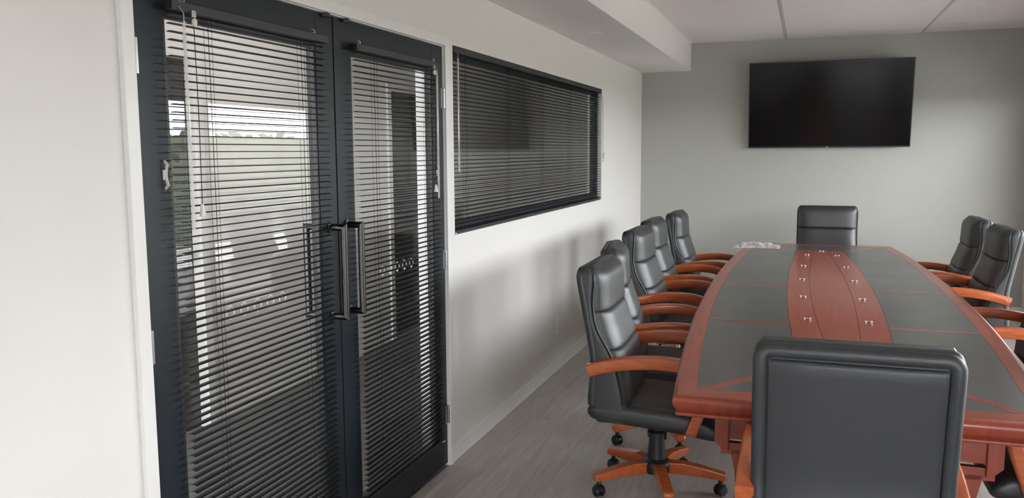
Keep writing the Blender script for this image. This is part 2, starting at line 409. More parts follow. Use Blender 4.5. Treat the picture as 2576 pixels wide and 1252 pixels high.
# ------------------------------------------------------------------ venetian blinds
slat_cache = {}
def slat_mesh(L, mt, seg=5, wd=0.025, sag=0.0026, th=0.0005):
    k = (round(L, 3), mt)
    if k not in slat_cache:
        prof = []
        for i in range(seg+1):
            a = -1+2*i/seg; prof.append((a*wd/2, sag*(1-a*a)))
        ring = prof+[(p, q-th) for p, q in reversed(prof)]
        slat_cache[k] = MB().loft([[(p, -L/2, q) for p, q in ring], [(p, L/2, q) for p, q in ring]]).mesh('slat', M[mt], smooth=50)
    return slat_cache[k]
def blind(name, label, xc, y0, y1, ztop, zbot, ladders, wand_y=None, cord_y=None, wand_len=0.6, flip=1, pitch=0.0215,
          hr=(0.028, 0.025), group=None, tassel_z=None, clip=(), mt_='slat'):
    L = y1-y0; yc = (y0+y1)/2
    g = thing(name, label, 'blind', (xc, yc, zbot), 0, group)
    def P(mb, nm, mt, par=g, **k):
        o = mb.obj(nm, mt, par, **k)
        if par is g: o.location = (-xc, -yc, -zbot)
        return o
    P(MB().box(xc-hr[0]/2, xc+hr[0]/2, y0-0.004, y1+0.004, ztop-hr[1], ztop), 'headrail', M['rail'], bevel=0.002)
    n = int((ztop-hr[1]-0.012-zbot-0.012)/pitch)
    for i in range(n+1):
        z = ztop-hr[1]-0.014-i*pitch
        o = link('slat', slat_mesh(L, mt_), g)
        o.location = (random.uniform(-0.0008, 0.0008), 0, z-zbot); o.rotation_euler = (0, random.uniform(-0.035, 0.035), random.uniform(-0.0006, 0.0006))
    P(MB().box(xc-0.0125, xc+0.0125, y0, y1, zbot, zbot+0.011), 'bottom_rail', M['rail'], bevel=0.002)
    for ly in ladders:
        m = MB()
        for dx in (-0.0135, 0.0135): m.box(xc+dx-0.0004, xc+dx+0.0004, ly-0.0004-dx*0.0, ly+0.0004, zbot+0.01, ztop-hr[1])
        m.box(xc-0.0006, xc+0.0006, ly+0.002, ly+0.0035, zbot+0.01, ztop-hr[1])
        P(m, 'ladder_cord', M['cord'])
    if wand_y is not None:
        xw = xc+flip*(hr[0]/2+0.012); zt = ztop-hr[1]-0.004
        P(MB().tube([(xc+flip*hr[0]/2, wand_y-0.004, zt+0.014), (xw, wand_y, zt-0.004), (xw, wand_y, zt-0.03)], 0.0022, 8), 'wand_hook', M['steel'], smooth=40)
        wd = P(MB().tube([(xw, wand_y, zt-0.026), (xw, wand_y, zt-0.026-wand_len)], 0.0048, 6), 'tilt_wand', M['clear'], smooth=30)
        wd['label'] = 'clear plastic tilt wand'
    if cord_y is not None:
        xw = xc+flip*(hr[0]/2+0.006); zt = ztop-hr[1]
        P(MB().box(xw-0.006, xw+0.003, cord_y-0.009, cord_y+0.009, zt-0.012, zt+0.006), 'cord_lock', M['steel'], bevel=0.001)
        tz = tassel_z if tassel_z else zt-0.52
        P(MB().tube([(xw, cord_y, zt-0.01), (xw+0.001, cord_y+0.002, (zt+tz)/2), (xw, cord_y, tz+0.03)], 0.0011, 6), 'pull_cord', M['cord'])
        P(MB().ball((xw+0.003, cord_y, zt-0.026), 0.008, 12, (1, 1, 1.5)), 'cord_bead', M['white_pl'], smooth=60)
        P(MB().lathe([(0.003, tz+0.034), (0.0045, tz+0.033), (0.0095, tz+0.002), (0.009, tz), (0.002, tz)], (xw, cord_y, 0), 10), 'tassel', M['white_pl'], smooth=40)
    for cy in clip:
        m = MB().tube([(xc+hr[0]*0.1, cy-0.010, ztop+0.009), (xc+hr[0]*0.1, cy-0.006, ztop+0.014), (xc+hr[0]*0.1, cy+0.008, ztop+0.012), (xc+hr[0]*0.1, cy+0.012, ztop+0.004)], 0.0025, 6)
        m.box(xc-hr[0]/2, xc+hr[0]*0.1, cy-0.012, cy+0.012, ztop, ztop+0.004)
        P(m, 'mounting_clip', M['steel'])
    for ey in (y0+0.012, y1-0.012):
        P(MB().box(xc-0.014, xc+0.014, ey-0.009, ey+0.009, zbot-0.006, zbot+0.0), 'hold_down', M['white_pl'], bevel=0.001)
    return g
def cleat(label, x, y, z):
    g = thing('cord_cleat', label, 'cleat', (x, y, z))
    MB().tube([(0.003, 0, -0.038), (0.013, 0, -0.028), (0.009, 0, -0.014), (0.006, 0, 0), (0.009, 0, 0.014), (0.013, 0, 0.028), (0.003, 0, 0.038)], 0.004, 8, [0.004, 0.0055, 0.004, 0.005, 0.004, 0.0055, 0.004]).obj('hook', M['clear'], g, smooth=50)
    MB().box(0, 0.005, -0.006, 0.006, -0.014, 0.014).obj('plate', M['white_pl'], g, bevel=0.001)
blind('venetian_blind', 'black venetian blind on the left door leaf with clear wand at its left', 0.030, 1.878, 2.652, 1.974, 0.178,
      (2.030, 2.500), 1.903, 1.949, 0.565, clip=(1.925, 2.575), tassel_z=1.39)
blind('venetian_blind', 'black venetian blind on the right door leaf, nearest the long window', 0.030, 2.862, 3.620, 1.974, 0.178,
      (3.010, 3.490), 3.560, 3.542, 0.565, clip=(2.890, 3.570), tassel_z=1.383)
blind('venetian_blind', 'long black venetian blind filling the interior window in the white wall', -0.014, WY0+0.008, WY1-0.008, WZ1-0.001, WZ0+0.012,
      (4.06, 4.72, 5.40, 6.10, 6.80), 3.910, None, 0.56, hr=(0.030, 0.032))
cleat('clear cord cleat on the left stile of the left door leaf', 0.0, 1.861, 1.508)
cleat('clear cord cleat on the right stile of the right door leaf', 0.0, 3.660, 1.468)
cleat('clear cord cleat on the white wall right of the interior window', 0.0, 7.125, 1.515)
# cord of the interior window's blind, hanging at its right end
g = thing('pull_cord', 'thin cord hanging down the right edge of the interior window', 'cord', (0.004, 7.09, 1.5))
MB().tube([(-0.006, -0.02, 0.55), (0.004, -0.004, 0.50), (0.006, 0.0, 0.30), (0.004, 0.012, 0.05), (0.006, 0.03, 0.0)], 0.0014, 6).obj('cord', M['cord'], g)
MB().lathe([(0.003, 0.02), (0.008, 0.0), (0.002, -0.001)], (0.006, 0.03, -0.02), 8).obj('tassel', M['white_pl'], g, smooth=40)

# ------------------------------------------------------------------ outer windows of the right wall (seen only as light and reflections)
for i, (a, b) in enumerate(BAYS):
    g = sgroup('window_%d' % (i+2), 'outer window bay %s in the right wall with a pale blind' % ['by the far corner', 'second from the far corner', 'third from the far corner', 'added for light behind the viewpoint'][i], 'window', (XR, a, WS))
    def G(mb, nm, mt, **k):
        o = mb.obj(nm, mt, g, **k); o.location = (-XR, -a, -WS)
    f = 0.04; x0, x1 = XR+0.06, XR+0.12
    G(MB().box(x0, x1, a, a+f, WS, WH), 'frame_side', M['alu']); G(MB().box(x0, x1, b-f, b, WS, WH), 'frame_side', M['alu'])
    G(MB().box(x0, x1, a+f, b-f, WH-f, WH), 'frame_head', M['alu']); G(MB().box(x0, x1, a+f, b-f, WS, WS+f), 'frame_sill', M['alu'])
    G(MB().box(x0+0.02, x0+0.026, a+f, b-f, WS+f, WH-f), 'glass_pane', M['glass'])
    G(MB().box(XR-0.02, XR+0.06, a, b, WS-0.012, WS), 'sill_board', M['trim'])
    pos = ['by the far corner', 'second from the far corner', 'third from the far corner', 'added for light behind the viewpoint'][i]
    blind('venetian_blind', 'pale venetian blind in the outer window bay '+pos, XR+0.022, a+0.01, b-0.01, WH-0.001, WS+0.005, (a+0.3, (a+b)/2, b-0.3), mt_='slat_w')

g = sgroup('window_%d' % (len(BAYS)+2), 'added fill light window in the wall behind the viewpoint', 'window', (RW[0], YF, RW[2]))  # added to light the surfaces that face the camera
for nm, q in (('frame_side', (RW[0], RW[0]+0.04, RW[2], RW[3])), ('frame_side', (RW[1]-0.04, RW[1], RW[2], RW[3])), ('frame_head', (RW[0]+0.04, RW[1]-0.04, RW[3]-0.04, RW[3])), ('frame_sill', (RW[0]+0.04, RW[1]-0.04, RW[2], RW[2]+0.04))):
    MB().box(q[0], q[1], YF-0.09, YF-0.03, q[2], q[3]).obj(nm, M['alu'], g).location = (-RW[0], -YF, -RW[2])
MB().box(RW[0]+0.04, RW[1]-0.04, YF-0.066, YF-0.06, RW[2]+0.04, RW[3]-0.04).obj('glass_pane', M['glass'], g).location = (-RW[0], -YF, -RW[2])

# ------------------------------------------------------------------ corridor beyond the door
XC = -1.55
fc = struct('floor_corridor', MB().box(-1.70, -T, -1.3, 13.0, -0.06, 0.0), M['carpet'], 'grey carpet in the corridor behind the glass door', 'floor')
struct('ceiling_corridor', MB().box(-1.70, -T, -1.3, 13.0, 2.60, 2.68), M['wall'], 'white corridor ceiling behind the glass door', 'ceiling')
O1, O2 = (2.85, 3.86), (6.20, 7.20)     # two dark doorways across the corridor
m = MB().box(XC-0.12, XC, -1.3, O1[0], 0, 2.68).box(XC-0.12, XC, O1[0], O1[1], 2.08, 2.68).box(XC-0.12, XC, O1[1], O2[0], 0, 2.68)
m.box(XC-0.12, XC, O2[0], O2[1], 2.06, 2.68).box(XC-0.12, XC, O2[1], 13.0, 0, 2.68)
struct('wall_corridor', m, M['wall'], 'pale corridor wall seen through the glass door', 'wall')
struct('wall_corridor_side', MB().box(-T, 0, YB+0.1, 13.0, 0, 2.68), M['wall'], 'corridor side wall beyond the meeting room', 'wall')
struct('wall_corridor_end', MB().box(-1.70, -T, 13.0, 13.12, 0, 2.68), M['wall'], 'wall at the far end of the corridor', 'wall')
struct('wall_corridor_entry', MB().box(-1.70, -T, -1.3, -1.2, 2.15, 2.68), M['wall'], 'wall over the glazed corridor entry', 'wall')
for n_, (a, b), zt in ((3, O1, 2.08), (4, O2, 2.06)):
    g = sgroup('door_%d' % n_, 'dark closed office door across the corridor, %s' % ('facing the left door leaf' if n_ == 3 else 'facing the right door leaf'), 'door', (XC, a, 0))
    def D(mb, nm, mt, **k):
        o = mb.obj(nm, mt, g, **k); o.location = (-XC, -a, 0)
    D(MB().box(XC-0.09, XC-0.05, a, b, 0.005, zt), 'leaf', M['dark_door'], bevel=0.002)
    D(MB().box(XC, XC+0.015, a-0.06, a, 0, zt+0.06).box(XC, XC+0.015, b, b+0.06, 0, zt+0.06).box(XC, XC+0.015, a, b, zt, zt+0.06), 'architrave', M['trim'])
    D(MB().tube([(XC-0.05, b-0.08, 1.0), (XC-0.01, b-0.08, 1.0), (XC-0.01, b-0.19, 1.0)], 0.009, 8), 'lever_handle', M['steel'], smooth=40)

def corridor_fill(label, y, power):  # unseen panel with lamp, added to brighten the corridor
    g = thing('added_fill_light', label, 'fill light', (-0.83, y, 2.60))
    MB().box(-0.15, 0.15, -0.6, 0.6, -0.012, 0.0).obj('housing', M['trim'], g)
    l = bpy.data.lights.new('fill_lamp', 'AREA'); l.shape = 'RECTANGLE'; l.size = 0.28; l.size_y = 1.18; l.energy = power; l.color = (1.0, 0.985, 0.94)
    o = bpy.data.objects.new('fill_lamp', l); COL.objects.link(o); o.location = (0, 0, -0.014); o.parent = g
corridor_fill('added fill light on the corridor ceiling near the entry', 0.6, 26)
corridor_fill('added fill light on the corridor ceiling behind the double door', 4.2, 9)

# ------------------------------------------------------------------ outside: paving and hedges
struct('ground_outside', MB().box(XR+0.17, 60, -40, 50, -0.25, -0.15), M['pave'], 'grey paving outside the windows', 'ground')
struct('ground_entry', MB().box(-12, XR+0.16, -40, YF-0.13, -0.25, -0.15), M['pave'], 'grey paving outside the corridor entry', 'ground')
rnd = random.Random(3)
def hedge(label, x0, x1, y0, y1, h):
    g = thing('hedge', label, 'hedge', ((x0+x1)/2, (y0+y1)/2, -0.15))
    m = MB(); cx, cy = (x0+x1)/2, (y0+y1)/2
    for k in range(2600):
        t = rnd.random(); px = rnd.uniform(x0, x1)-cx; py = rnd.uniform(y0, y1)-cy; pz = rnd.uniform(0.0, h)*(1-0.06*rnd.random())
        d = Vector((rnd.uniform(-1, 1), rnd.uniform(-1, 1), rnd.uniform(-1, 1))).normalized()*0.16
        e = d.cross(Vector((rnd.uniform(-1, 1), rnd.uniform(-1, 1), rnd.uniform(-1, 1)))).normalized()*0.09
        c = Vector((px, py, pz)); m.add([c-d, c+e, c+d, c-e], [(0, 1, 2, 3)])
    o = m.obj('foliage', M['leaf'], g); o['kind'] = 'stuff'
    MB().box(x0-cx+0.15, x1-cx-0.15, y0-cy, y1-cy, 0, h*0.94).obj('core', M['leaf'], g)
hedge('dark green hedge outside the outer windows', 9.2, 10.4, -12, 28, 2.15)

# ------------------------------------------------------------------ small fittings
g = thing('power_outlet', 'white power outlet plate low on the white wall behind the chairs', 'outlet', (0, 5.714, 0.326))
MB().box(0, 0.009, -0.036, 0.036, -0.058, 0.058).obj('plate', M['trim'], g, bevel=0.003)
MB().box(0.009, 0.013, -0.012, 0.004, 0.022, 0.042).obj('switch', M['white_pl'], g, bevel=0.001)
MB().box(0.009, 0.0095, -0.012, -0.009, -0.030, -0.018).box(0.009, 0.0095, 0.009, 0.012, -0.030, -0.018).obj('socket_slots', M['blk'], g)
def downlight(label, x, y, z, r=0.045):
    g = thing('downlight', label, 'downlight', (x, y, z))
    MB().lathe([(r*0.72, 0.004), (r*0.75, -0.002), (r*0.95, -0.004), (r, -0.001), (r, 0.0)], (0, 0, 0), 28).obj('trim_ring', M['trim'], g, smooth=40)
    MB().lathe([(0.001, -0.001), (r*0.73, -0.001), (r*0.73, 0.002), (0.001, 0.002)], (0, 0, 0), 28).obj('diffuser', M['diff'], g, smooth=40)
downlight('round white downlight in the bulkhead above the interior window', 0.244, 5.797, SZ-0.0005, 0.05)
downlight('round white downlight in the bulkhead close to the feature wall', 0.258, 8.03, SZ-0.0005, 0.05)
downlight('small round fitting in the ceiling tile near the bulkhead', 0.92, 7.55, ZC-0.0005, 0.045)
downlight('small round fitting in the ceiling tile at the upper right', 2.86, 7.38, ZC-0.0005, 0.045)

# television, tilted slightly down
tv = thing('television', 'large black flat television hung on the grey green wall', 'television', (1.842, 8.84, 1.587))
W2, HT = 0.742, 0.835
tilt = math.radians(9.0)
def TV(mb, nm, mt, par=tv, **k):
    o = mb.obj(nm, mt, par, **k)
    if par is tv: o.rotation_euler = (tilt, 0, 0)
    return o
TV(MB().box(-W2, W2, -0.006, 0.022, 0, HT), 'bezel', M['tvb'], bevel=0.003)
TV(MB().box(-W2+0.009, W2-0.009, -0.0075, -0.0055, 0.016, HT-0.009), 'screen', M['tvs'])
TV(MB().box(-0.42, 0.42, 0.022, 0.050, 0.12, 0.62), 'rear_housing', M['blk'], bevel=0.01)
TV(MB().box(-0.010, 0.010, -0.0085, -0.006, 0.004, 0.010), 'maker_mark', M['logo'])
MB().box(-0.20, 0.20, 0.068, 0.0835, 0.22, 0.62).box(-0.17, -0.13, -0.06, 0.07, 0.52, 0.56).box(0.13, 0.17, -0.06, 0.07, 0.52, 0.56).box(-0.17, -0.13, 0.0, 0.07, 0.26, 0.30).box(0.13, 0.17, 0.0, 0.07, 0.26, 0.30).obj('wall_bracket', M['blk'], tv)

# ------------------------------------------------------------------ boardroom table
TX, TY, TR = 1.8065, 5.19, 0.0106
tb = thing('boardroom_table', 'long boat shaped mahogany boardroom table with charcoal leather inlays', 'table', (TX, TY, 0), TR)
YE = 2.452
def hw(y): return 0.573+0.112*(1-(y/YE)**2)
def ring(d, z, n=26, de=None):
    de = d if de is None else de
    ye = YE-de; pts = []
    for i in range(n+1):
        y = -ye+2*ye*i/n; pts.append((hw(y)-d, y, z))
    for i in range(n+1):
        y = ye-2*ye*i/n; pts.append((-(hw(y)-d), y, z))
    return pts
prof = [(0.030, 0.7600), (0.016, 0.7600), (0.009, 0.7585), (0.003, 0.7530), (0.0003, 0.7455), (0.0, 0.738), (0.003, 0.726), (0.009, 0.7155), (0.0165, 0.7090),
        (0.019, 0.7055), (0.0175, 0.7035), (0.0115, 0.7015), (0.0095, 0.6965), (0.0110, 0.6915), (0.016, 0.6885), (0.030, 0.6880)]
MB().loft([ring(d, z, de=d*(1.3 if z > 0.73 and d > 0.01 else 1.0)) for d, z in prof], cap=False).obj('edge_moulding', M['table'], tb, smooth=50)
m = MB(); o_ = ring(0.0285, 0.689); n_ = len(o_)
m.add(o_+[(p[0], p[1], 0.7565) for p in o_], [tuple(range(n_-1, -1, -1)), tuple(range(n_, 2*n_))]+[(i, (i+1) % n_, n_+(i+1) % n_, n_+i) for i in range(n_)])
m.obj('table_core', M['seam'], tb)
ZT, ZB = 0.760, 0.7555
SE = 1.95
def sx(y): return 0.168+0.0665*(1-(y/SE)**2)
def ixx(y): return 0.045+0.0635*(1-(y/SE)**2)
DB = 0.078; GP = 0.0007
KX, KY = 0.557, 2.424                     # mitre corner on the top
dirx, diry = (0.168-KX), (SE-KY)
dl = math.hypot(dirx, diry); dnx, dny = -diry/dl, dirx/dl     # normal pointing outward to the side (+x)
if dnx < 0: dnx, dny = -dnx, -dny
def diag_y(x, off=0.0):
    """y of the mitre line shifted by off along its normal, for x>0,y>0 quadrant"""
    px, py = KX+dnx*off, KY+dny*off
    return py+(x-px)*diry/dirx
def frange(a, b, n): return [a+(b-a)*i/n for i in range(n+1)]
def mir(pts, sxn, syn): return [(x*sxn, y*syn) for x, y in pts]
def panel(pts, nm, mt, z=ZT): return MB().prism(pts, ZB, z).obj(nm, mt, tb)
HB = 0.019                                 # half width of the diagonal bands
def solve_out(dd, off):
    """y where the curve hw-dd meets the shifted mitre line"""
    lo, hi = 1.2, 2.45
    for _ in range(50):
        md = (lo+hi)/2
        if diag_y(hw(md)-dd, off) > md: lo = md
        else: hi = md
    return lo
dv = [-1.105, 0.0, 1.095]; DVH = 0.015
for sg in (1, -1):
    # border along the long side
    yo, yi = solve_out(0.0305, 0.0), solve_out(DB-GP, 0.0)
    P_ = [(hw(y)-0.0305, y) for y in frange(-yo, yo, 26)]+[(hw(y)-DB, y) for y in frange(yi, -yi, 26)]
    panel(mir(P_, sg, 1), 'side_border', M['table'])
    # four inlays with three cross bands
    cuts = [(dv[2]+DVH, None), (dv[1]+DVH, dv[2]-DVH), (dv[0]+DVH, dv[1]-DVH), (None, dv[0]-DVH)]
    for a, b in cuts:
        def end(top):
            ya = solve_out(DB, HB); xa = hw(ya)-DB
            # inner end: where mitre line meets the strip edge
            lo, hi = 1.0, SE
            for _ in range(50):
                md = (lo+hi)/2
                if diag_y(sx(md), HB) > md: lo = md
                else: hi = md
            return ya, lo
        ya_, yi_ = end(True)
        b1, b2 = (b, b) if b is not None else (ya_, yi_)
        a1, a2 = (a, a) if a is not None else (-ya_, -yi_)
        P_ = [(hw(y)-DB-GP, y) for y in frange(a1+GP, b1-GP, 12)]+[(sx(y)+GP, y) for y in frange(b2-GP, a2+GP, 12)]
        panel(mir(P_, sg, 1), 'leather_inlay', M['inlay'], ZT-0.0004)
    for d_ in dv:
        P_ = [(hw(d_-DVH)-DB-GP, d_-DVH), (hw(d_+DVH)-DB-GP, d_+DVH), (sx(d_+DVH)+GP, d_+DVH), (sx(d_-DVH)+GP, d_-DVH)]
        panel(mir(P_, sg, 1), 'cross_band', M['table_x'])
    # diagonal bands either side of the mitre joint
    for sy in (1, -1):
        for o0, o1 in ((0.0006, HB-GP), (-HB, -0.0006)):
            def xin(off):   # outer end on the border
                y = solve_out(DB, off); return hw(y)-DB-GP
            y0a, y0b = solve_out(DB+GP, max(o0, 0.0006)), solve_out(DB+GP, max(o1, 0.0006))
            if o0 >= 0:
                P_ = [(hw(y0a)-DB-GP, y0a), (hw(y0b)-DB-GP, y0b), (0.172, diag_y(0.172, o1)), (0.1685, diag_y(0.1685, o0))]
            else:
                ye = YE-0.115
                xe = KX+(ye-KY)*dirx/diry
                xo = xe+(-dny*0)   # point on the end border
                xq = (KX+dnx*o0)+(ye-(KY+dny*o0))*dirx/diry
                xp = (KX+dnx*o1)+(ye-(KY+dny*o1))*dirx/diry
                P_ = [(xp, ye), (xq, ye), (0.150, diag_y(0.150, o0)), (0.1675, diag_y(0.1675, o1))]
            panel(mir(P_, sg, sy), 'diagonal_band', M['table'])
# ends
for sy in (1, -1):
    yo = solve_out(0.0305, 0.0); xo = hw(yo)-0.0305; ye = YE-0.115; ytop = YE-0.0395
    xk = KX+(ye-KY)*dirx/diry
    panel(mir([(-xo, yo-0.0008), (-xo+0.0, min(ytop, yo)), (-xo+0.006, ytop), (xo-0.006, ytop), (xo, min(ytop, yo)), (xo, yo-0.0008), (xk-0.001, ye), (-xk+0.001, ye)], 1, sy), 'end_border', M['table_x'])
    xq = (KX-dnx*HB)+(ye-(KY-dny*HB))*dirx/diry
    yb = SE+0.002; xb = max(0.02, (KX-dnx*HB)+(yb-(KY-dny*HB))*dirx/diry)
    panel(mir([(-xq, ye-GP), (xq, ye-GP), (xb, yb), (-xb, yb)], 1, sy), 'leather_inlay', M['inlay'], ZT-0.0004)
# centre strip: two outer bands and a middle one, each in two lengths
for a, b in ((-SE, -0.0008), (0.0008, SE)):
    for sg in (1, -1):
        P_ = [(sx(y)-GP, y) for y in frange(a, b, 16)]+[(ixx(y)+GP*1.4, y) for y in frange(b, a, 16)]
        panel(mir(P_, sg, 1), 'centre_band', M['table'])
    P_ = [(ixx(y)-GP*1.4, y) for y in frange(a, b, 16)]+[(-ixx(y)+GP*1.4, y) for y in frange(b, a, 16)]
    panel(P_, 'centre_panel', M['table'])
# small chrome pulls
def pull_mesh():
    m = MB().ball((-0.012, 0, 0.006), 0.0065, 12, (1.35, 0.9, 0.9))
    m.tube([(-0.014, 0, 0.006), (0.012, -0.002, 0.006)], 0.0040, 10)
    m.ball((0.013, -0.003, 0.0062), 0.0065, 12, (0.95, 1.1, 0.95))
    m.lathe([(0.005, -0.0005), (0.005, 0.003), (0.003, 0.005)], (-0.011, 0, 0), 10).lathe([(0.005, -0.0005), (0.005, 0.003), (0.003, 0.005)], (0.012, -0.003, 0), 10)
    return m.mesh('chrome_pull', M['chrome'], smooth=60)
pmesh = pull_mesh()
for x_, y_ in [(s*q, yy) for yy, q in ((1.61, 0.108), (0.95, 0.138), (0.30, 0.152), (-0.36, 0.150), (-1.0, 0.135)) for s in (-1, 1)]+[(0.005, 1.87)]:
    o = link('chrome_pull', pmesh, tb); o.location = (x_, y_, ZT)
# three pedestals under the top
def pedestal(yc, dep):
    y0, y1 = yc-dep/2, yc+dep/2
    ap = MB().box(-0.43, 0.43, y0+0.012, y0+0.034, 0.556, 0.689).box(-0.43, 0.43, y0+0.012, y0+0.034, 0.500, 0.542).box(-0.43, 0.43, y1-0.034, y1-0.012, 0.53, 0.689)
    ap.box(-0.452, -0.43, y0+0.02, y1-0.02, 0.55, 0.689).box(0.43, 0.452, y0+0.02, y1-0.02, 0.55, 0.689)
    ap.obj('apron', M['table_x'], tb)
    for sg in (-1, 1):
        P_ = [(sg*0.452, 0.689), (sg*0.452, 0.545), (sg*0.430, 0.524), (sg*0.402, 0.514), (sg*0.402, 0.689)]
        MB().prism(P_, y0, y0+0.045, 'y').obj('corner_post', M['table'], tb, bevel=0.004)
        MB().prism(P_, y1-0.045, y1, 'y').obj('corner_post', M['table'], tb, bevel=0.004)
        # curved pedestal leg
        edge = [(0.402, 0.520), (0.392, 0.49), (0.382, 0.44), (0.378, 0.36), (0.378, 0.26), (0.384, 0.17), (0.398, 0.10), (0.425, 0.05), (0.46, 0.02), (0.46, 0.0)]
        inn = [(0.27, 0.0), (0.27, 0.03), (0.285, 0.08), (0.292, 0.2), (0.292, 0.36), (0.285, 0.45), (0.262, 0.50), (0.23, 0.520)]
        pts = [(sg*x_, z_) for x_, z_ in edge+inn]
        MB().prism(pts, y0+0.012, y0+0.052, 'y').obj('leg', M['table'], tb, bevel=0.005)
        MB().prism(pts, y1-0.052, y1-0.012, 'y').obj('leg', M['table'], tb, bevel=0.005)
for yc, dep in ((-1.88, 0.72), (0.0, 0.72), (1.88, 0.72)): pedestal(yc, dep)

# ------------------------------------------------------------------ chairs
REAR = [(0.37, -0.245), (0.42, -0.264), (0.47, -0.270), (0.56, -0.263), (0.66, -0.260), (0.74, -0.272), (0.82, -0.287), (0.90, -0.302), (1.00, -0.321), (1.065, -0.328)]
SIDEF = [(0.40, -0.10), (0.48, -0.112), (0.58, -0.132), (0.66, -0.158), (0.72, -0.190), (0.79, -0.228), (0.866, -0.246), (0.94, -0.248), (1.00, -0.243), (1.06, -0.252)]
FRONT = [(0.43, -0.082), (0.50, -0.086), (0.56, -0.092), (0.62, -0.104), (0.66, -0.112), (0.72, -0.132), (0.79, -0.158), (0.84, -0.174), (0.866, -0.181), (0.90, -0.186), (0.96, -0.190), (1.00, -0.194), (1.03, -0.203), (1.065, -0.232)]
def rrect(a0, a1, b, r, n=4):
    """rounded rectangle outline in (x,y): x in a0..a1, y in -b..b"""
    r = min(r, (a1-a0)/2*0.98, b*0.98); pts = []
    for cx, cy, s0 in ((a1-r, b-r, 0), (a0+r, b-r, 90), (a0+r, -b+r, 180), (a1-r, -b+r, 270)):
        for i in range(n+1):
            t = math.radians(s0+90*i/n); pts.append((cx+r*math.cos(t), cy+r*math.sin(t)))
    return pts
HWB = 0.256
def back_shell():
    rings = []
    levels = [(0.375, 0.004)]+[(z, 0.0) for z in frange(0.40, 1.020, 27)]+[(1.036, 0.002), (1.050, 0.008), (1.058, 0.017), (1.061, 0.028)]
    for z, ins in levels:
        a0 = smooth_tab(REAR, z)+0.010+ins*0.9; a1 = smooth_tab(SIDEF, z)-ins*0.9
        rings.append([(x, y, z) for x, y in rrect(a0, max(a1, a0+0.01), HWB-ins, 0.022)])
    return MB().loft(rings)
def pad(z0, z1, n=16, hwid=0.249, top=False):
    """one upholstered panel of the front of the back: flat face, tight seams above and below"""
    rings = []
    for i in range(n+1):
        t2 = 0.5-0.5*math.cos(PI*i/n); z = z0+(z1-z0)*t2
        dz0, dz1 = (z-z0), (z1-z)
        e0 = min(1.0, dz0/0.022); e1 = min(1.0, dz1/(0.040 if top else 0.022))
        k = math.sqrt(max(0.0, 1-(1-e0)**2))*math.sqrt(max(0.0, 1-(1-e1)**2))
        fb = smooth_tab(SIDEF, min(z, 1.04))-0.030; ff = smooth_tab(FRONT, z)
        fl = smooth_tab(SIDEF, min(z, 1.04))-0.004
        low = (ff-0.013) if not (top and dz1 < dz0) else fl+(ff-fl)*0.12
        dep = low+(ff-low)*k
        w_ = hwid-0.002*(1-k)-(0.016*(1-e1)**2 if top else 0)
        ring_ = []
        m_ = 18
        for j in range(m_+1):
            u = math.sin(PI/2*(-1+2*j/m_)); au = abs(u)
            bul = (1-au**7)**0.6 if au < 1 else 0.0
            ring_.append((fl+(dep-fl)*(0.04+0.96*bul), u*w_, z))
        ring_ += [(fb, w_*0.985, z), (fb, -w_*0.985, z)]
        rings.append(ring_)
    return MB().loft(rings)
def rear_roll():
    # padded border along the two sides and the top of the back
    r = 0.021; path = []
    zs = frange(0.45, 1.013, 16)
    for z in zs: path.append((smooth_tab(REAR, z)+0.016, -(HWB-0.019), z))
    for i in range(1, 6):
        t = math.radians(90*i/6); path.append((smooth_tab(REAR, 1.02)+0.0165, -(HWB-0.019)+0.030*(1-math.cos(t)), 1.013+0.026*math.sin(t)))
    for y in frange(-(HWB-0.049), HWB-0.049, 10): path.append((smooth_tab(REAR, 1.039)+0.0165, y, 1.039))
    for i in range(5, 0, -1):
        t = math.radians(90*i/6); path.append((smooth_tab(REAR, 1.02)+0.0165, (HWB-0.019)-0.030*(1-math.cos(t)), 1.013+0.026*math.sin(t)))
    for z in reversed(zs): path.append((smooth_tab(REAR, z)+0.016, HWB-0.019, z))
    return MB().tube(path, r, 10)
def rear_panel():
    rings = []
    w_ = HWB-0.041
    for i, (z, k) in enumerate([(0.45, 0.0), (0.455, 0.7), (0.47, 1.0)]+[(z, 1.0) for z in frange(0.50, 0.975, 12)]+[(0.999, 1.0), (1.010, 0.7), (1.015, 0.0)]):
        x_ = smooth_tab(REAR, z)
        rings.append([(x_+0.012, w_, z), (x_+0.004+0.006*(1-k), w_, z), (x_-0.001+0.009*(1-k), w_-0.012, z), (x_-0.0025+0.010*(1-k), w_*0.5, z), (x_-0.0030+0.010*(1-k), 0, z),
                      (x_-0.0025+0.010*(1-k), -w_*0.5, z), (x_-0.001+0.009*(1-k), -w_+0.012, z), (x_+0.004+0.006*(1-k), -w_, z), (x_+0.012, -w_, z)])
    return MB().loft(rings)
SEAT_T = [(-0.276, 0.430), (-0.262, 0.456), (-0.20, 0.462), (0.0, 0.452), (0.15, 0.440), (0.24, 0.420), (0.285, 0.395), (0.302, 0.365)]
SEAT_B = [(-0.276, 0.402), (-0.262, 0.384), (-0.20, 0.372), (0.0, 0.358), (0.15, 0.345), (0.24, 0.332), (0.285, 0.332), (0.302, 0.345)]
def seat_body():
    rings = []
    for i, f in enumerate([-0.276, -0.262, -0.235]+frange(-0.18, 0.22, 14)+[0.25, 0.275, 0.292, 0.302]):
        zt, zb = smooth_tab(SEAT_T, f), smooth_tab(SEAT_B, f)
        rr = rrect(zb, zt, 0.257-(0.02 if i == 0 or f > 0.3 else 0.006 if i == 1 or f > 0.285 else 0), 0.034, 5)
        rings.append([(f, y, z) for z, y in rr])
    return MB().loft(rings)
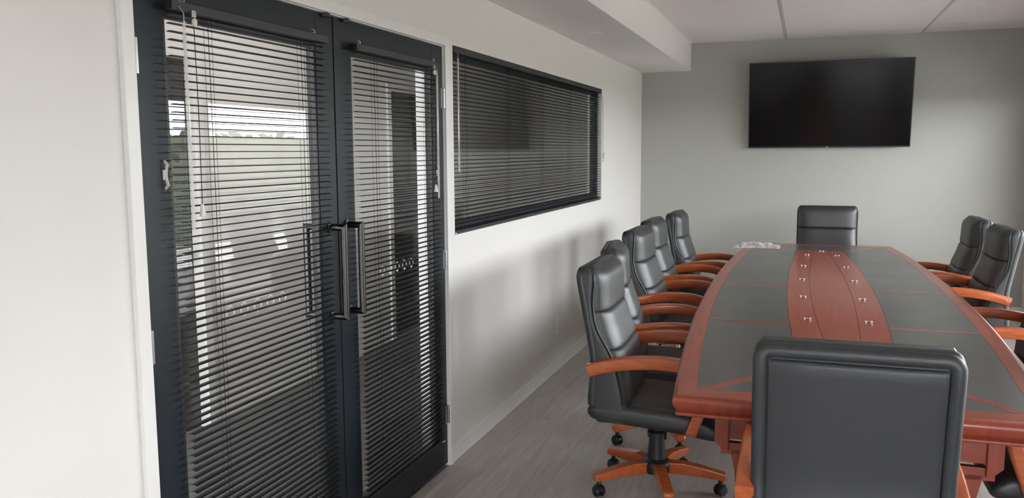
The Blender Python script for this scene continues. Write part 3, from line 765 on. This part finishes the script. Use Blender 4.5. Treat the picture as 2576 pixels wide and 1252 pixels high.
def seat_pad():
    rings = []; n = 14
    for i in range(n+1):
        t = i/n; f = -0.20+0.485*(0.5-0.5*math.cos(PI*t)); s = 2*(f+0.20)/0.485-1
        k = (1-abs(s)**5)**0.5 if abs(s) < 1 else 0.0
        zt = smooth_tab(SEAT_T, f)-0.012
        ring_ = []
        for j in range(15):
            u = -1+2*j/14; bul = (1-abs(u)**4)**0.5 if abs(u) < 1 else 0.0
            ring_.append((f, u*0.222, zt+0.034*k*bul*(0.55+0.45*k)))
        ring_ += [(f, 0.22, zt-0.02), (f, -0.22, zt-0.02)]
        rings.append(ring_)
    return MB().loft(rings)
def bez(p, n):
    out_ = []
    for i in range(n+1):
        t = i/n; q = [Vector(a) for a in p]
        while len(q) > 1: q = [q[k].lerp(q[k+1], t) for k in range(len(q)-1)]
        out_.append(q[0])
    return out_
def arm(sg):
    path = bez([(-0.262, 0.612), (-0.17, 0.650), (-0.02, 0.672), (0.10, 0.664)], 10)+bez([(0.10, 0.664), (0.205, 0.655), (0.262, 0.625), (0.238, 0.53)], 9)[1:]+bez([(0.238, 0.53), (0.222, 0.47), (0.200, 0.42), (0.182, 0.366)], 6)[1:]
    rings = []; n = len(path)
    for i, p in enumerate(path):
        t = (path[min(i+1, n-1)]-path[max(i-1, 0)]).normalized(); nn = Vector((-t.y, t.x))
        th = 0.0275 if i < n*0.6 else 0.0235
        wd = 0.026
        sec = rrect(-th, th, wd, 0.009, 3)
        rings.append([(p.x+nn.x*a, sg*0.2725+b, p.y+nn.y*a) for a, b in sec])
    return MB().loft(rings)
def castor(x, y, ang):
    m = MB(); c, s = math.cos(ang), math.sin(ang)
    for k in (-1, 1):
        prof_ = [(0.006, -0.009), (0.024, -0.008), (0.026, -0.003), (0.026, 0.004), (0.021, 0.010), (0.006, 0.012)]
        rings = []
        for r, h in prof_:
            ring_ = []
            for q in range(16):
                a = 2*PI*q/16; u, v, hh = r*math.cos(a), r*math.sin(a), k*(0.013+h)
                ring_.append((x+c*u-s*hh, y+s*u+c*hh, 0.026+v))
            rings.append(ring_)
        m.loft(rings)
    # hood and stem
    hood = []
    for q in range(9):
        a = math.radians(10+160*q/8)
        hood.append((0.029*math.cos(a), 0.027+0.029*math.sin(a)))
    hood += [(0.022*math.cos(math.radians(170-160*q/8)), 0.027+0.022*math.sin(math.radians(170-160*q/8))) for q in range(9)]
    rings = []
    for hh in (-0.011, 0.011):
        rings.append([(x+c*u-s*hh, y+s*u+c*hh, v) for u, v in hood])
    m.loft(rings)
    m.lathe([(0.009, 0.045), (0.011, 0.066), (0.007, 0.078)], (x, y, 0), 12)
    return m
def make_chair(label):
    g = thing('conference_chair', label, 'chair', (0, 0, 0), 0, 'conference chairs around the boardroom table')
    sh = back_shell().obj('backrest_shell', M['leather_b'], g, smooth=55)
    for sg in (-1, 1):
        MB().tube([(smooth_tab(SIDEF, z)-0.001, sg*(HWB-0.003), z) for z in frange(0.46, 1.022, 22)]+[(smooth_tab(SIDEF, 1.036)-0.003, sg*(HWB-0.012), 1.034)], 0.0042, 6).obj('piping', M['leather'], sh, smooth=60)
    rear_roll().obj('back_border_roll', M['leather_b'], g, smooth=60)
    rear_panel().obj('back_panel', M['leather_b'], g, smooth=45)
    pad(0.866, 1.064, 18, top=True).obj('headrest_pad', M['leather'], g, smooth=60)
    pad(0.700, 0.866, 16).obj('back_pad', M['leather'], g, smooth=60)
    pad(0.430, 0.700, 16).obj('lumbar_pad', M['leather'], g, smooth=60)
    seat_body().obj('seat', M['leather'], g, smooth=60)
    seat_pad().obj('seat_cushion', M['leather'], g, smooth=60)
    for sg in (-1, 1):
        a = arm(sg).obj('armrest', M['wood'], g, smooth=40); a['label'] = 'glossy orange wood loop armrest'
        MB().lathe([(0.0095, -0.001), (0.0095, 0.0015), (0.004, 0.003)], (-0.235, 0, 0.622), 12, 'y').obj('screw_cap', M['wood'], a, smooth=40).location = (0, sg*0.2985 if sg > 0 else -0.3010, 0)
        MB().lathe([(0.0095, -0.001), (0.0095, 0.0015), (0.004, 0.003)], (0.192, 0, 0.395), 12, 'y').obj('screw_cap', M['wood'], a, smooth=40).location = (0, sg*0.2985 if sg > 0 else -0.3010, 0)
    MB().prism([(-0.11, 0.362), (-0.11, 0.330), (-0.06, 0.318), (0.08, 0.318), (0.13, 0.330), (0.13, 0.350)], -0.075, 0.075, 'y').obj('tilt_mechanism', M['blk'], g, bevel=0.006)
    MB().tube([(0.05, -0.07, 0.335), (0.06, -0.15, 0.330), (0.065, -0.20, 0.322)], 0.0055, 8).ball((0.066, -0.212, 0.320), 0.011, 10, (0.7, 1.8, 0.7)).obj('lever', M['blk'], g, smooth=50)
    MB().lathe([(0.014, 0.27), (0.014, 0.325)], (0, 0, 0), 16).obj('gas_lift', M['chrome'], g, smooth=40)
    hub = MB().lathe([(0.030, 0.078), (0.062, 0.084), (0.070, 0.096), (0.070, 0.128), (0.060, 0.140), (0.044, 0.150), (0.038, 0.205), (0.036, 0.250), (0.044, 0.252), (0.044, 0.274), (0.020, 0.281), (0.012, 0.281)], (0, 0, 0), 22)
    hub.obj('hub', M['blk'], g, smooth=40)
    for k in range(5):
        a = 2*PI*k/5; c, s = math.cos(a), math.sin(a)
        side = [(0.045, 0.084), (0.045, 0.136), (0.12, 0.140), (0.20, 0.130), (0.275, 0.115), (0.312, 0.108), (0.318, 0.092), (0.312, 0.074), (0.24, 0.080), (0.12, 0.086)]
        rings = []
        for wv in (-0.024, 0.024):
            rings.append([(c*r-s*wv*(1.15-0.7*r), s*r+c*wv*(1.15-0.7*r), z) for r, z in side])
        lg = MB().loft(rings).obj('base_leg', M['wood'], g, bevel=0.006)
        castor(c*0.292, s*0.292, a+0.9+k*1.3).obj('castor', M['blk'], lg, smooth=40)
    return g
LAB = {
    'L1': 'nearest black leather chair on the left side of the table, castor base in full view',
    'L2': 'second black chair on the left side, half hidden and pushed back behind the nearest one',
    'L3': 'third black leather chair along the left side, its seat beside the first table inlay joint',
    'L4': 'fourth black leather chair along the left side of the table',
    'L5': 'farthest black leather chair on the left side, closest to the feature wall',
    'R1': 'farthest black leather chair on the right side of the table, nearest the feature wall',
    'R2': 'right side chair with a bright orange armrest end, next to the farthest one',
    'R3': 'right side chair of which only the armrests and a dark back edge show',
    'R5': 'nearest right side chair, only its front arm post showing under the table corner',
    'N': 'large foreground black chair with its plain padded back to the viewer',
    'F': 'black leather chair at the far head of the table under the television',
}
proto = make_chair(LAB['L1'])
spots = [('L1', 1.04, 3.785, 0.02), ('L2', 0.95, 4.51, 0.16), ('L3', 0.90, 5.46, -0.02), ('L4', 0.865, 6.25, 0.0), ('L5', 0.925, 7.04, 0.0),
         ('R1', 2.585, 6.92, PI), ('R2', 2.615, 6.17, PI+0.02), ('R3', 2.665, 4.91, PI), ('R5', 2.61, 3.50, PI),
         ('N', 1.792, 2.60, PI/2), ('F', 1.852, 7.82, -PI/2)]
for i, (k, x, y, rz) in enumerate(spots):
    c = proto if i == 0 else copy_tree(proto)
    c.location = (x, y, 0); c.rotation_euler = (0, 0, rz); c['label'] = LAB[k]

# ------------------------------------------------------------------ plastic bag of cables at the far left corner of the table
bgx, bgy = 1.290, 7.26
bgT = thing('cable_bag', 'crumpled clear plastic bag of cables lying on the far left table corner', 'bag', (bgx, bgy, ZT))
rb = random.Random(11)
def bag_sheet(h, seed):
    rr = random.Random(seed); nx, ny = 16, 9; vs = []; fs = []
    for i in range(nx+1):
        for j in range(ny+1):
            u, v = i/nx*2-1, j/ny*2-1
            e = max(0, (1-abs(u)**3)*(1-abs(v)**3))
            x = u*0.185+rr.uniform(-0.006, 0.006); y = v*0.11+u*0.02+rr.uniform(-0.006, 0.006)
            z = 0.002+e*h*(0.75+0.5*rr.random())+(0.012*rr.random() if e > 0 else 0)
            if u < -0.80: z += 0.005
            vs.append((x, y, z))
    for i in range(nx):
        for j in range(ny):
            a = i*(ny+1)+j; fs.append((a, a+ny+1, a+ny+2, a+1))
    return MB().add(vs, fs)
bag_sheet(0.030, 5).obj('bag_film', M['bag'], bgT)
m = MB()
for q in range(3):
    m.tube([(0.03+0.055*math.cos(t)*(1+0.08*q), 0.045*math.sin(t), 0.006+0.005*q) for t in frange(0, 2*PI, 24)], 0.0035, 6)
m.tube([(-0.15, 0.01, 0.006), (-0.08, 0.03, 0.010), (-0.02, 0.02, 0.008)], 0.004, 6)
m.obj('cable_coil', M['greyc'], bgT, smooth=50)
MB().box(-0.09, 0.01, -0.062, -0.052, 0.003, 0.012).obj('paper_label', M['paper'], bgT)
for nm, px, py, mt in (('yellow_plug', 0.055, -0.070, 'yellow'), ('yellow_plug', 0.118, 0.0, 'yellow'), ('red_plug', 0.150, -0.045, 'red')):
    MB().lathe([(0.003, -0.020), (0.007, -0.016), (0.008, 0.010), (0.005, 0.018)], (px, py, 0.012), 10, 'x').obj(nm, M[mt], bgT, smooth=40)
